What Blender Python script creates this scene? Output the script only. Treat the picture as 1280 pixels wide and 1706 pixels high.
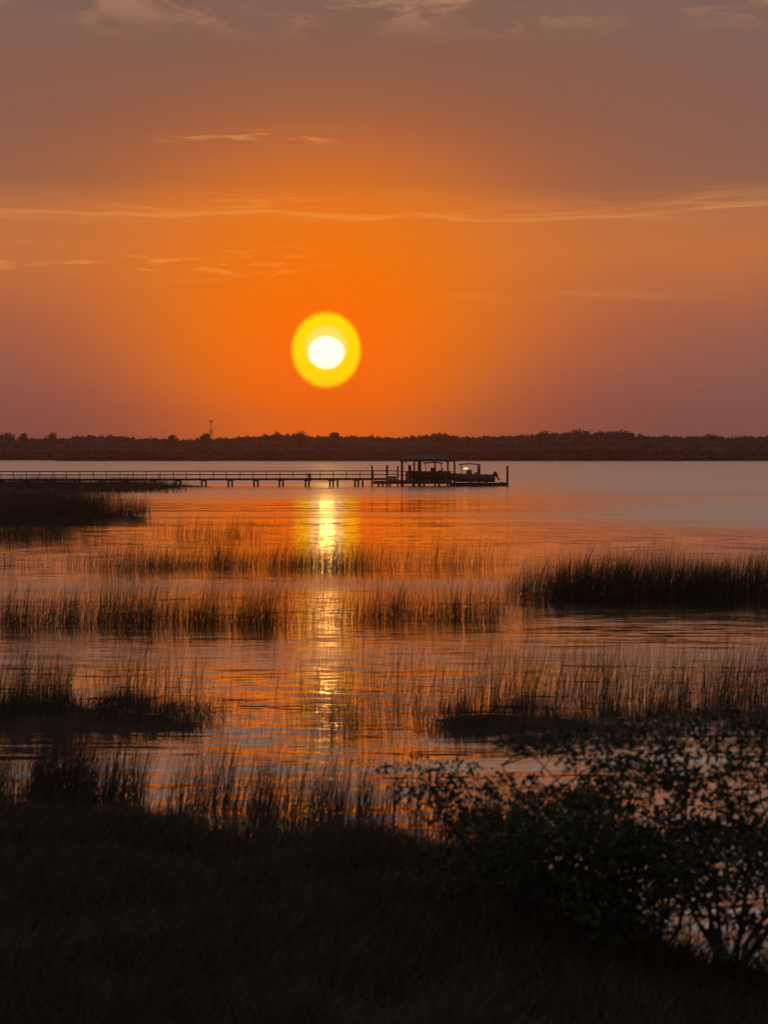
import bpy, bmesh, math, random
import numpy as np
from mathutils import Vector, Matrix

for o in list(bpy.data.objects):
    bpy.data.objects.remove(o, do_unlink=True)
SC = bpy.context.scene
COL = SC.collection
rad = math.radians

# ------------------------------------------------------------------ camera
H = 5.2                       # eye height above the water, metres
F = 2560.0                    # focal length in photo pixels (1280 x 1706)
PITCH = math.atan2(100.0, F)  # horizon is 100 px above the middle of the picture
cam_d = bpy.data.cameras.new('camera')
cam_d.sensor_fit = 'VERTICAL'
cam_d.sensor_height = 36.0
cam_d.lens = F / 1706.0 * 36.0
cam_d.clip_start = 0.2
cam_d.clip_end = 6000.0
cam_d.dof.use_dof = True
cam_d.dof.focus_distance = 200.0
cam_d.dof.aperture_fstop = 1.6
cam = bpy.data.objects.new('camera', cam_d)
COL.objects.link(cam)
cam.location = (0, 0, H)
cam.rotation_euler = (rad(90) - PITCH, 0, 0)
SC.camera = cam

# ------------------------------------------------------------------ view / render
SC.view_settings.view_transform = 'Standard'
SC.view_settings.look = 'None'
SC.view_settings.exposure = 0.0
SC.view_settings.gamma = 1.0
SC.view_settings.use_curve_mapping = False
SC.render.engine = 'CYCLES'
SC.cycles.use_denoising = True
SC.cycles.max_bounces = 6
SC.cycles.diffuse_bounces = 2
SC.cycles.glossy_bounces = 3
SC.cycles.transmission_bounces = 3
SC.cycles.volume_bounces = 0
SC.cycles.sample_clamp_indirect = 4.0
SC.cycles.sample_clamp_direct = 0.0

SUN_AZ = math.degrees(math.atan2(-96.0, F))      # degrees to the right of +Y
SUN_EL = math.degrees(math.atan2(753.0 - 588.0, F))


def srgb(r, g, b):
    def c(v):
        v /= 255.0
        return v / 12.92 if v <= 0.04045 else ((v + 0.055) / 1.055) ** 2.4
    return (c(r), c(g), c(b), 1.0)


class NT:
    """small helper for node graphs"""
    def __init__(self, tree):
        self.t = tree
        self.n = tree.nodes
        self.l = tree.links

    def put(self, sock, v):
        if v is None:
            return
        if isinstance(v, bpy.types.NodeSocket):
            self.l.new(v, sock)
        else:
            sock.default_value = v

    def m(self, op, a, b=None, c=None, clamp=False):
        nd = self.n.new('ShaderNodeMath')
        nd.operation = op
        nd.use_clamp = clamp
        for i, v in enumerate((a, b, c)):
            if v is not None:
                self.put(nd.inputs[i], v)
        return nd.outputs[0]

    def add(self, a, b): return self.m('ADD', a, b)
    def sub(self, a, b): return self.m('SUBTRACT', a, b)
    def mul(self, a, b): return self.m('MULTIPLY', a, b)
    def div(self, a, b): return self.m('DIVIDE', a, b)

    def gauss(self, x, w):
        q = self.div(x, w)
        return self.m('EXPONENT', self.mul(self.mul(q, q), -1.0))

    def smooth(self, x, lo, hi, a=0.0, b=1.0):
        nd = self.n.new('ShaderNodeMapRange')
        nd.interpolation_type = 'SMOOTHSTEP'
        self.put(nd.inputs[0], x)
        for i, v in zip((1, 2, 3, 4), (lo, hi, a, b)):
            self.put(nd.inputs[i], v)
        return nd.outputs[0]

    def vec(self, x, y, z):
        nd = self.n.new('ShaderNodeCombineXYZ')
        for i, v in enumerate((x, y, z)):
            self.put(nd.inputs[i], v)
        return nd.outputs[0]

    def sep(self, v):
        nd = self.n.new('ShaderNodeSeparateXYZ')
        self.l.new(v, nd.inputs[0])
        return nd.outputs

    def noise(self, v, scale=1.0, detail=4.0, rough=0.55, dist=0.0):
        nd = self.n.new('ShaderNodeTexNoise')
        nd.noise_dimensions = '3D'
        self.put(nd.inputs['Vector'], v)
        nd.inputs['Scale'].default_value = scale
        nd.inputs['Detail'].default_value = detail
        nd.inputs['Roughness'].default_value = rough
        nd.inputs['Distortion'].default_value = dist
        return nd.outputs['Fac'], nd.outputs['Color']

    def mix(self, fac, a, b, blend='MIX'):
        nd = self.n.new('ShaderNodeMix')
        nd.data_type = 'RGBA'
        nd.blend_type = blend
        nd.clamp_factor = True
        self.put(nd.inputs[0], fac)
        self.put(nd.inputs[6], a)
        self.put(nd.inputs[7], b)
        return nd.outputs[2]

    def ramp(self, fac, stops, interp='LINEAR'):
        nd = self.n.new('ShaderNodeValToRGB')
        nd.color_ramp.interpolation = interp
        e = nd.color_ramp.elements
        e[0].position, e[0].color = stops[0]
        e[1].position, e[1].color = stops[-1]
        for p, c in stops[1:-1]:
            x = e.new(p)
            x.color = c
        self.put(nd.inputs[0], fac)
        return nd.outputs[0]


# ------------------------------------------------------------------ world: dusty sunset sky
world = bpy.data.worlds.new('World')
SC.world = world
world.use_nodes = True
W = NT(world.node_tree)
W.n.clear()
tc = W.n.new('ShaderNodeTexCoord')
dx, dy, dz = W.sep(tc.outputs['Generated'])
DEG = 180.0 / math.pi
az = W.mul(W.m('ARCTAN2', dx, dy), DEG)
el = W.mul(W.m('ARCSINE', dz), DEG)
daz = W.sub(az, SUN_AZ)
del_ = W.sub(el, SUN_EL)
# base sky by height: mauve haze at the horizon, a warm sheet of thin cloud to about 9 degrees, dull mauve-grey above
wob, _ = W.noise(W.vec(W.mul(az, 0.09), W.mul(el, 0.25), 3.1), 1.0, 3, 0.5)
elw = W.add(el, W.mul(W.sub(wob, 0.5), 1.6))
E = lambda d: d / 60.0
base = W.ramp(W.div(elw, 60.0), [
    (0.0, srgb(136, 78, 72)), (E(2.2), srgb(148, 82, 70)), (E(4.5), srgb(176, 96, 62)), (E(7.0), srgb(198, 115, 60)),
    (E(8.8), srgb(194, 114, 62)), (E(9.6), srgb(160, 98, 64)), (E(12.0), srgb(146, 92, 68)), (E(15.0), srgb(131, 94, 78)),
    (E(19.0), srgb(126, 102, 95)), (E(26.0), srgb(130, 124, 123)), (E(42.0), srgb(127, 128, 133)), (1.0, srgb(112, 114, 122))])
# away from the sun the sky turns greyer
away = W.mul(W.mul(W.smooth(W.m('ABSOLUTE', daz), 4.0, 20.0), W.smooth(el, 16.0, 28.0, 1.0, 0.0)), W.sub(1.0, W.mul(W.gauss(W.sub(el, 7.0), 2.2), 0.75)))
base = W.mix(W.mul(away, 0.60), base, srgb(124, 97, 91))
far = W.smooth(W.m('ABSOLUTE', daz), 30.0, 120.0)
base = W.mix(W.mul(far, 0.7), base, srgb(92, 84, 92))
# the wide orange glow of the dusty air round the sun
r2 = W.m('SQRT', W.add(W.m('POWER', W.div(daz, 7.9), 2.0), W.m('POWER', W.div(W.sub(del_, 1.4), 6.0), 2.0)))
base = W.mix(W.mul(W.gauss(W.m('POWER', r2, 1.5), 1.0), 0.99), base, (0.86, 0.185, 0.0, 1))
r1 = W.m('SQRT', W.add(W.m('POWER', W.div(daz, 4.2), 2.0), W.m('POWER', W.div(W.add(del_, 0.9), 4.2), 2.0)))
base = W.mix(W.mul(W.gauss(W.m('POWER', r1, 1.3), 1.0), 0.99), base, (1.04, 0.150, 0.0, 1))
# thin streaks of cirrus
n1, _ = W.noise(W.vec(W.mul(az, 0.16), W.mul(el, 2.6), 7.7), 1.0, 6, 0.6, 0.35)
n2, _ = W.noise(W.vec(W.mul(az, 0.55), W.mul(el, 3.6), 1.3), 1.0, 5, 0.62, 0.2)
n3, _ = W.noise(W.vec(W.mul(az, 0.10), 0.0, 5.0), 1.0, 2, 0.5)
line = W.add(8.85, W.mul(W.sub(n3, 0.5), 2.2))
s1 = W.mul(W.gauss(W.sub(el, line), 0.42), W.smooth(n1, 0.46, 0.66))
s1b = W.mul(W.gauss(W.sub(el, W.sub(line, 0.22)), 0.09), W.smooth(n1, 0.36, 0.60))
s2 = W.mul(W.mul(W.gauss(W.sub(el, 11.45), 0.20), W.smooth(n2, 0.47, 0.62)),
           W.mul(W.smooth(az, -8.8, -8.0), W.smooth(az, -2.6, -1.3, 1.0, 0.0)))
s3 = W.mul(W.mul(W.gauss(W.sub(el, 6.9), 0.55), W.smooth(n2, 0.50, 0.66)), W.smooth(az, -5.5, -1.0, 1.0, 0.0))
s4 = W.mul(W.mul(W.gauss(W.sub(el, 5.75), 0.16), W.smooth(n1, 0.45, 0.62)), W.smooth(az, 1.0, 4.0))
cir = W.m('MAXIMUM', W.m('MAXIMUM', W.mul(s1, 0.75), W.mul(s1b, 0.8)), W.m('MAXIMUM', s2, W.m('MAXIMUM', W.mul(s3, 0.85), W.mul(s4, 0.3))))
base = W.mix(W.mul(cir, 0.36), base, srgb(255, 176, 88))
# broken puffs of higher cloud from 15 degrees up
n4, _ = W.noise(W.vec(W.mul(az, 0.36), W.mul(el, 0.85), 2.2), 1.0, 6, 0.62, 0.5)
puff = W.mul(W.smooth(n4, 0.46, 0.66), W.smooth(el, 14.4, 16.4))
base = W.mix(W.mul(puff, 0.55), base, srgb(196, 142, 104))
n5, _ = W.noise(W.vec(W.mul(az, 0.22), W.mul(el, 0.6), 9.2), 1.0, 4, 0.6)
dull = W.mul(W.smooth(n5, 0.50, 0.70), W.smooth(el, 13.5, 16.5))
base = W.mix(W.mul(dull, 0.35), base, srgb(104, 86, 80))
# the physical sky adds a little daylight of its own
nish = W.n.new('ShaderNodeTexSky')
nish.sky_type = 'NISHITA'
nish.sun_disc = False
nish.sun_elevation = rad(SUN_EL)
nish.sun_rotation = rad(SUN_AZ)
nish.dust_density = 6.0
nish.air_density = 2.0
nscale = W.mix(1.0, nish.outputs[0], (0.0006, 0.0006, 0.0006, 1), 'MULTIPLY')
base = W.mix(1.0, base, nscale, 'ADD')
# the sun: yellow aureole and white disc
ra = W.m('SQRT', W.add(W.m('POWER', W.div(daz, 1.27), 2.0), W.m('POWER', W.div(W.sub(del_, 0.09), 1.37), 2.0)))
yel = W.smooth(ra, 0.88, 1.10, 1.0, 0.0)
base = W.mix(yel, base, (1.35, 0.80, 0.0, 1))
rg = W.m('SQRT', W.add(W.m('POWER', W.div(daz, 0.80), 2.0), W.m('POWER', W.div(W.sub(del_, 0.18), 0.80), 2.0)))
base = W.mix(W.mul(W.smooth(rg, 0.80, 1.12, 1.0, 0.0), 0.5), base, (1.4, 0.95, 0.28, 1))
rc = W.m('SQRT', W.add(W.m('POWER', W.div(daz, 0.66), 2.0), W.m('POWER', W.div(del_, 0.60), 2.0)))
core = W.smooth(rc, 0.88, 1.10, 1.0, 0.0)
base = W.mix(core, base, (2.2, 1.75, 1.06, 1))
bg = W.n.new('ShaderNodeBackground')
W.l.new(base, bg.inputs[0])
bg.inputs[1].default_value = 1.0
wo = W.n.new('ShaderNodeOutputWorld')
W.l.new(bg.outputs[0], wo.inputs[0])
world.cycles.sampling_method = 'MANUAL'
world.cycles.sample_map_resolution = 2048

# ------------------------------------------------------------------ sun lamp (low, dimmed by haze)
sd = bpy.data.lights.new('sun', 'SUN')
sd.energy = 0.002
sd.angle = rad(0.6)
sd.color = (1.0, 0.45, 0.08)
sun = bpy.data.objects.new('sun', sd)
COL.objects.link(sun)
sv = Vector((math.sin(rad(SUN_AZ)) * math.cos(rad(SUN_EL)), math.cos(rad(SUN_AZ)) * math.cos(rad(SUN_EL)), math.sin(rad(SUN_EL))))
sun.rotation_euler = sv.to_track_quat('Z', 'Y').to_euler()
sun.location = (-20, 300, 60)

# ------------------------------------------------------------------ helpers: placing
CP, SP = math.cos(PITCH), math.sin(PITCH)


def ray(px, py):
    x = (px - 640.0) / F
    u = (853.0 - py) / F
    return Vector((x, CP + SP * u, -SP + CP * u))


def gnd(px, py, z=0.0):
    d = ray(px, py)
    t = (z - H) / d.z
    return Vector((d.x * t, d.y * t, z))


def at(px, py, Y):
    d = ray(px, py)
    t = Y / d.y
    return Vector((d.x * t, Y, H + d.z * t))


# ------------------------------------------------------------------ helpers: objects
def tag(o, label=None, cat=None, group=None, kind=None):
    if label: o['label'] = label
    if cat: o['category'] = cat
    if group: o['group'] = group
    if kind: o['kind'] = kind
    return o


def empty(name, loc, rz=0.0):
    o = bpy.data.objects.new(name, None)
    o.empty_display_size = 0.3
    COL.objects.link(o)
    o.location = loc
    o.rotation_euler = (0, 0, rz)
    return o


def link(name, me, mat=None, parent=None, loc=(0, 0, 0), smooth=False):
    o = bpy.data.objects.new(name, me)
    COL.objects.link(o)
    if mat is not None and not me.materials:
        me.materials.append(mat)
    if parent is not None:
        o.parent = parent
    o.location = loc
    if smooth:
        for p in me.polygons:
            p.use_smooth = True
    return o


def np_mesh(name, verts, quads=None, tris=None):
    me = bpy.data.meshes.new(name)
    verts = np.asarray(verts, dtype=np.float32)
    loops, starts, n = [], [], 0
    if quads is not None and len(quads):
        q = np.asarray(quads, dtype=np.int32)
        loops.append(q.ravel()); starts.append(n + 4 * np.arange(len(q))); n += 4 * len(q)
    if tris is not None and len(tris):
        t = np.asarray(tris, dtype=np.int32)
        loops.append(t.ravel()); starts.append(n + 3 * np.arange(len(t))); n += 3 * len(t)
    loops = np.concatenate(loops).astype(np.int32)
    starts = np.concatenate(starts).astype(np.int32)
    me.vertices.add(len(verts)); me.vertices.foreach_set('co', verts.ravel())
    me.loops.add(len(loops)); me.loops.foreach_set('vertex_index', loops)
    me.polygons.add(len(starts)); me.polygons.foreach_set('loop_start', starts)
    me.update(calc_edges=True)
    return me


class MB:
    """collects boxes, tubes and loose faces into one mesh"""
    def __init__(self):
        self.v, self.f = [], []

    def box(self, c, s, rz=0.0, taper=1.0):
        b = len(self.v)
        ca, sa = math.cos(rz), math.sin(rz)
        for k in (-1, 1):
            tp = taper if k > 0 else 1.0
            for i, j in ((-1, -1), (1, -1), (1, 1), (-1, 1)):
                x, y = i * s[0] / 2 * tp, j * s[1] / 2 * tp
                self.v.append((c[0] + x * ca - y * sa, c[1] + x * sa + y * ca, c[2] + k * s[2] / 2))
        self.f += [tuple(b + i for i in q) for q in ((3, 2, 1, 0), (4, 5, 6, 7), (0, 1, 5, 4), (1, 2, 6, 5), (2, 3, 7, 6), (3, 0, 4, 7))]
        return self

    def tube(self, pts, rr, n=8, caps=True):
        pts = [Vector(p) for p in pts]
        if not isinstance(rr, (list, tuple)):
            rr = [rr] * len(pts)
        b = len(self.v)
        for i, p in enumerate(pts):
            d = (pts[min(i + 1, len(pts) - 1)] - pts[max(i - 1, 0)]).normalized()
            a = Vector((0, 0, 1)) if abs(d.z) < 0.9 else Vector((1, 0, 0))
            u = d.cross(a).normalized(); w = d.cross(u)
            for k in range(n):
                t = 2 * math.pi * k / n
                self.v.append(tuple(p + (u * math.cos(t) + w * math.sin(t)) * rr[i]))
        for i in range(len(pts) - 1):
            for k in range(n):
                k2 = (k + 1) % n
                self.f.append((b + i * n + k, b + i * n + k2, b + (i + 1) * n + k2, b + (i + 1) * n + k))
        if caps:
            self.f.append(tuple(b + k for k in range(n))[::-1])
            self.f.append(tuple(b + (len(pts) - 1) * n + k for k in range(n)))
        return self

    def grid(self, rows, closed=False):
        b = len(self.v)
        m = len(rows[0])
        for r in rows:
            self.v += [tuple(p) for p in r]
        for i in range(len(rows) - 1):
            for k in range(m if closed else m - 1):
                k2 = (k + 1) % m
                self.f.append((b + i * m + k, b + i * m + k2, b + (i + 1) * m + k2, b + (i + 1) * m + k))
        return self

    def mesh(self, name='mesh'):
        me = bpy.data.meshes.new(name)
        me.from_pydata(self.v, [], self.f)
        me.update()
        bm = bmesh.new(); bm.from_mesh(me)
        bmesh.ops.recalc_face_normals(bm, faces=bm.faces)
        bm.to_mesh(me); bm.free()
        return me

    def build(self, name, mat, parent=None, loc=(0, 0, 0), smooth=False):
        return link(name, self.mesh(name), mat, parent, loc, smooth)


# ------------------------------------------------------------------ materials
def mat_basic(name, c1, c2, scale=3.0, rough=0.8, bump=0.0, trans=0.0, metal=0.0, spec=0.3, stretch=(1, 1, 1), ao=0):
    m = bpy.data.materials.new(name)
    m.use_nodes = True
    g = NT(m.node_tree)
    p = g.n['Principled BSDF']
    t = g.n.new('ShaderNodeTexCoord')
    mp = g.n.new('ShaderNodeMapping')
    mp.inputs['Scale'].default_value = stretch
    g.l.new(t.outputs['Object'], mp.inputs[0])
    n, _ = g.noise(mp.outputs[0], scale, 5, 0.6)
    col = g.mix(g.smooth(n, 0.35, 0.65), (*c1, 1), (*c2, 1))
    g.l.new(col, p.inputs['Base Color'])
    p.inputs['Roughness'].default_value = rough
    p.inputs['Metallic'].default_value = metal
    p.inputs['Specular IOR Level'].default_value = spec
    if bump:
        b = g.n.new('ShaderNodeBump')
        b.inputs['Strength'].default_value = 0.6
        b.inputs['Distance'].default_value = bump
        g.l.new(n, b.inputs['Height'])
        g.l.new(b.outputs[0], p.inputs['Normal'])
    if trans:
        tr = g.n.new('ShaderNodeBsdfTranslucent')
        g.l.new(col, tr.inputs[0])
        mx = g.n.new('ShaderNodeMixShader')
        mx.inputs[0].default_value = trans
        g.l.new(p.outputs[0], mx.inputs[1]); g.l.new(tr.outputs[0], mx.inputs[2])
        g.l.new(mx.outputs[0], g.n['Material Output'].inputs[0])
    return m


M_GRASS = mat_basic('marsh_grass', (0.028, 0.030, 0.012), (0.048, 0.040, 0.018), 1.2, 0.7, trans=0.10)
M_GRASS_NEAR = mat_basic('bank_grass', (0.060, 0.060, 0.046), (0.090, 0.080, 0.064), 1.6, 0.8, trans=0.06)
M_LEAF = mat_basic('shrub_leaf', (0.018, 0.040, 0.026), (0.035, 0.058, 0.032), 4.0, 0.5, trans=0.25)
M_BARK = mat_basic('bark', (0.05, 0.035, 0.025), (0.09, 0.07, 0.05), 8.0, 0.9, bump=0.02)
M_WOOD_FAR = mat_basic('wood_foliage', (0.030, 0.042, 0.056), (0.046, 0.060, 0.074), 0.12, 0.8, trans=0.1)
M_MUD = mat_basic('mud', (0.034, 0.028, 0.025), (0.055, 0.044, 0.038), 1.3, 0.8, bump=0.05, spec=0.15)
M_SHORE = mat_basic('shore', (0.04, 0.035, 0.02), (0.07, 0.06, 0.04), 0.2, 0.9)
M_TIMBER = mat_basic('timber', (0.035, 0.026, 0.020), (0.060, 0.046, 0.036), 2.0, 0.85, stretch=(1, 1, 0.3))
M_ROOF = mat_basic('metal_roof', (0.022, 0.027, 0.034), (0.030, 0.036, 0.044), 0.6, 0.6, metal=0.0, spec=0.3)
M_HULL = mat_basic('gelcoat', (0.075, 0.062, 0.075), (0.10, 0.085, 0.10), 0.8, 0.35, spec=0.3)  # pale hull, its shaded tone put into the base colour
M_HULLD = mat_basic('dark_gelcoat', (0.05, 0.022, 0.02), (0.07, 0.03, 0.025), 0.8, 0.3, spec=0.5)
M_CANVAS = mat_basic('blue_canvas', (0.03, 0.09, 0.22), (0.04, 0.11, 0.26), 3.0, 0.8)
M_CANVASD = mat_basic('dark_canvas', (0.03, 0.025, 0.025), (0.045, 0.04, 0.04), 3.0, 0.8)
M_METAL = mat_basic('tube_metal', (0.18, 0.17, 0.17), (0.24, 0.23, 0.23), 3.0, 0.4, metal=0.6)
M_BLACK = mat_basic('black_plastic', (0.02, 0.018, 0.02), (0.03, 0.026, 0.028), 3.0, 0.4)
M_RED = mat_basic('tower_red', (0.45, 0.06, 0.035), (0.50, 0.08, 0.045), 0.3, 0.6)
M_WHITE = mat_basic('tower_white', (0.6, 0.58, 0.55), (0.7, 0.68, 0.65), 0.3, 0.6)
M_CLOTH = mat_basic('dark_cloth', (0.03, 0.022, 0.02), (0.05, 0.035, 0.03), 6.0, 0.9)
M_SKIN = mat_basic('skin', (0.22, 0.12, 0.08), (0.26, 0.15, 0.10), 6.0, 0.6)
M_HAIR = mat_basic('hair', (0.02, 0.014, 0.01), (0.03, 0.02, 0.015), 6.0, 0.7)


def mat_glow(name, c, s):
    m = bpy.data.materials.new(name); m.use_nodes = True
    p = m.node_tree.nodes['Principled BSDF']
    p.inputs['Base Color'].default_value = (*c, 1)
    p.inputs['Emission Color'].default_value = (*c, 1)
    p.inputs['Emission Strength'].default_value = s
    return m


M_GLINT = mat_glow('glint_glow', (1.0, 0.42, 0.16), 3.0)  # emissive orange for the glint under the canopy


def mat_glass():
    m = bpy.data.materials.new('windscreen_glass'); m.use_nodes = True
    p = m.node_tree.nodes['Principled BSDF']
    p.inputs['Base Color'].default_value = (0.7, 0.75, 0.8, 1)
    p.inputs['Roughness'].default_value = 0.05
    p.inputs['Transmission Weight'].default_value = 0.9
    return m


M_GLASS = mat_glass()


def mat_water():
    m = bpy.data.materials.new('water'); m.use_nodes = True
    g = NT(m.node_tree)
    g.n.clear()
    t = g.n.new('ShaderNodeTexCoord')
    x, y, z = g.sep(t.outputs['Object'])
    # wind: long smooth lanes of calm and ruffled water
    wn, _ = g.noise(g.vec(g.mul(x, 0.010), g.mul(y, 0.055), 0.0), 1.0, 3, 0.5, 0.3)
    wb, _ = g.noise(g.vec(g.mul(x, 0.03), g.mul(y, 0.02), 3.0), 1.0, 2, 0.5, 0.3)
    wob = g.mul(g.sub(wb, 0.5), 1.0)
    open_ = g.smooth(g.add(y, g.mul(wob, 60.0)), 215.0, 275.0)          # wind on the open water past the pier
    side = g.mul(g.smooth(g.add(x, g.mul(wob, 20.0)), -6.0, 40.0), g.smooth(g.add(y, g.mul(wob, 30.0)), 78.0, 116.0))
    lane = g.add(g.mul(g.gauss(g.sub(g.add(y, g.mul(wob, 3.0)), 38.5), 2.4), 0.32), g.mul(g.gauss(g.sub(g.add(y, g.mul(wob, 5.0)), 60.0), 3.0), 0.35))
    lane = g.add(lane, g.mul(g.gauss(g.sub(y, 127.0), 6.0), 0.4))
    fs, _ = g.noise(g.vec(g.mul(x, 0.006), g.mul(y, 0.16), 6.0), 1.0, 4, 0.6, 0.4)
    mid = g.mul(g.smooth(g.add(y, g.add(g.mul(wob, 70.0), g.mul(g.sub(fs, 0.5), 60.0))), 150.0, 188.0), 0.6)
    ruf = g.m('MINIMUM', g.add(g.add(g.mul(g.smooth(wn, 0.54, 0.70), 0.2), lane), g.m('MAXIMUM', mid, g.mul(g.m('MAXIMUM', open_, side), g.smooth(fs, 0.36, 0.62, 0.62, 1.15)))), 1.0)
    # ripples: slopes read straight from vector noise, long-crested along x
    _, a = g.noise(g.vec(g.mul(x, 0.38), g.mul(y, 3.3), 0.0), 1.0, 3, 0.6, 0.35)
    _, b = g.noise(g.vec(g.mul(x, 1.6), g.mul(y, 7.0), 4.0), 1.0, 2, 0.5, 0.2)
    _, c = g.noise(g.vec(g.mul(x, 6.0), g.mul(y, 15.0), 8.0), 1.0, 1, 0.5)
    ax, ay, _z = g.sep(a); bx, by, _z = g.sep(b); cx, cy, _z = g.sep(c)
    amp = g.mul(g.add(0.65, g.mul(ruf, 0.5)), g.mul(g.smooth(y, 30.0, 130.0, 1.0, 0.35), g.smooth(y, 24.0, 40.0, 1.5, 1.0)))
    sy = g.add(g.add(g.sub(g.mul(g.sub(ay, 0.5), 0.56), 0.006), g.mul(g.sub(by, 0.5), 0.26)), g.mul(g.sub(cy, 0.5), 0.14))
    sx = g.add(g.add(g.mul(g.sub(ax, 0.5), 0.05), g.mul(g.sub(bx, 0.5), 0.08)), g.mul(g.sub(cx, 0.5), 0.08))
    sy = g.add(g.mul(sy, amp), g.mul(g.mul(g.sub(fs, 0.5), 0.14), g.smooth(y, 80.0, 130.0)))
    sx = g.mul(sx, amp)
    nv = g.n.new('ShaderNodeVectorMath'); nv.operation = 'NORMALIZE'
    g.l.new(g.vec(sx, sy, 1.0), nv.inputs[0])
    rough = g.add(g.add(g.smooth(y, 72.0, 90.0, 0.115, 0.035), g.smooth(y, 30.0, 42.0, -0.05, 0.0)), g.mul(ruf, 0.35))
    gl = g.n.new('ShaderNodeBsdfGlossy')
    gl.distribution = 'GGX'
    gl.inputs['Color'].default_value = (1.0, 0.98, 0.90, 1)
    g.l.new(rough, gl.inputs['Roughness'])
    g.l.new(nv.outputs[0], gl.inputs['Normal'])
    df = g.n.new('ShaderNodeBsdfDiffuse')
    df.inputs['Color'].default_value = (0.030, 0.024, 0.018, 1)
    fr = g.n.new('ShaderNodeFresnel')
    fr.inputs['IOR'].default_value = 1.6
    g.l.new(nv.outputs[0], fr.inputs['Normal'])
    mx = g.n.new('ShaderNodeMixShader')
    g.l.new(g.add(0.90, g.mul(fr.outputs[0], 0.10)), mx.inputs[0])
    g.l.new(df.outputs[0], mx.inputs[1]); g.l.new(gl.outputs[0], mx.inputs[2])
    o = g.n.new('ShaderNodeOutputMaterial')
    g.l.new(mx.outputs[0], o.inputs[0])
    return m


M_WATER = mat_water()

rng = np.random.default_rng(11)
random.seed(11)


def vnoise(x, y, seed=0):
    """smooth value noise, 0..1"""
    x = np.asarray(x, dtype=np.float64); y = np.asarray(y, dtype=np.float64)
    xi = np.floor(x).astype(np.int64); yi = np.floor(y).astype(np.int64)
    fx = x - xi; fy = y - yi
    fx = fx * fx * (3 - 2 * fx); fy = fy * fy * (3 - 2 * fy)

    def h(a, b):
        k = (a * 374761393 + b * 668265263 + seed * 974634777) & 0xffffffff
        k = ((k ^ (k >> 13)) * 1274126177) & 0xffffffff
        return ((k ^ (k >> 16)) & 0xffff) / 65535.0
    return (h(xi, yi) * (1 - fx) + h(xi + 1, yi) * fx) * (1 - fy) + (h(xi, yi + 1) * (1 - fx) + h(xi + 1, yi + 1) * fx) * fy


# ------------------------------------------------------------------ water
XW = 760.0
wm = MB().grid([[(-XW, 3.0, 0), (XW, 3.0, 0)], [(-XW, 1000.0, 0), (XW, 1000.0, 0)]]).mesh('water')
tag(link('water', wm, M_WATER), 'rippled tidal water mirroring the orange sunset', 'water', kind='structure')

# ------------------------------------------------------------------ near bank
EDGE = [(-700, 1330), (0, 1338), (120, 1342), (240, 1352), (330, 1372), (430, 1385), (560, 1378), (680, 1400), (800, 1425),
        (900, 1455), (1000, 1500), (1090, 1555), (1180, 1590), (1290, 1600), (1400, 1590), (2200, 1500)]
EP = [gnd(a, b + 24) for a, b in EDGE]
exs = np.array([p.x for p in EP]); eys = np.array([p.y for p in EP])


def bank_edge(x):
    return np.interp(x, exs, eys) + (vnoise(x * 1.7, 0 * x, 5) - 0.5) * 0.5


def bank_z(x, y):
    d = np.maximum(bank_edge(x) - y, 0.0)
    s = np.where(bank_edge(x) - y < 0, (bank_edge(x) - y) * 0.25, 0.0)
    return 0.05 + 0.22 * (1 - np.exp(-d / 1.2)) + d * 0.045 + (vnoise(x * 0.9, y * 0.9, 3) - 0.5) * 0.22 * np.minimum(d, 1.0) + s


bx_ = np.concatenate([np.linspace(-60, -14, 24), np.linspace(-13.6, 13.6, 137), np.linspace(14, 60, 24)])
vt = np.concatenate([np.linspace(-1.0, 9.0, 61), np.linspace(9.6, 40, 12)])
GX, GT = np.meshgrid(bx_, vt)
GY = bank_edge(GX) - GT
GZ = bank_z(GX, GY)
verts = np.stack([GX, GY, GZ], -1).reshape(-1, 3)
nr, nc = GX.shape
ii = (np.arange(nr - 1)[:, None] * nc + np.arange(nc - 1)[None, :]).ravel()
quads = np.stack([ii, ii + nc, ii + nc + 1, ii + 1], -1)
tag(link('ground', np_mesh('ground', verts, quads), M_MUD, smooth=True), 'dark muddy near bank across the foot of the picture', 'bank', kind='structure')


def mound(name, outline_px, zt, label, n=60):
    """a low mud flat with an uneven edge; outline given on the water plane"""
    P = [gnd(a, b) for a, b in outline_px]
    cx = sum(p.x for p in P) / len(P); cy = sum(p.y for p in P) / len(P)
    ang, rr = [], []
    pts = []
    for i, p in enumerate(P):
        q = P[(i + 1) % len(P)]
        for k in range(14):
            pts.append(p.lerp(q, k / 14.0))
    m = MB()
    rows = []
    for s, z in ((1.0, -0.05), (0.93, 0.3 * zt), (0.8, 0.75 * zt), (0.55, zt), (0.25, 1.05 * zt), (0.02, zt)):
        row = []
        for i, p in enumerate(pts):
            w = 1.0 + 0.30 * (float(vnoise(np.array(p.x * 1.7), np.array(p.y * 1.7), 8)) - 0.6) + 0.16 * (float(vnoise(np.array(p.x * 6.0), np.array(p.y * 6.0), 9)) - 0.5)
            row.append((cx + (p.x - cx) * s * w, cy + (p.y - cy) * s * w, z + 0.2 * zt * (random.random() - 0.5) * (s < 0.95)))
        rows.append(row)
    m.grid(rows, closed=True)
    return tag(m.build(name, M_MUD, smooth=True), label, 'mudflat', kind='structure')


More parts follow.
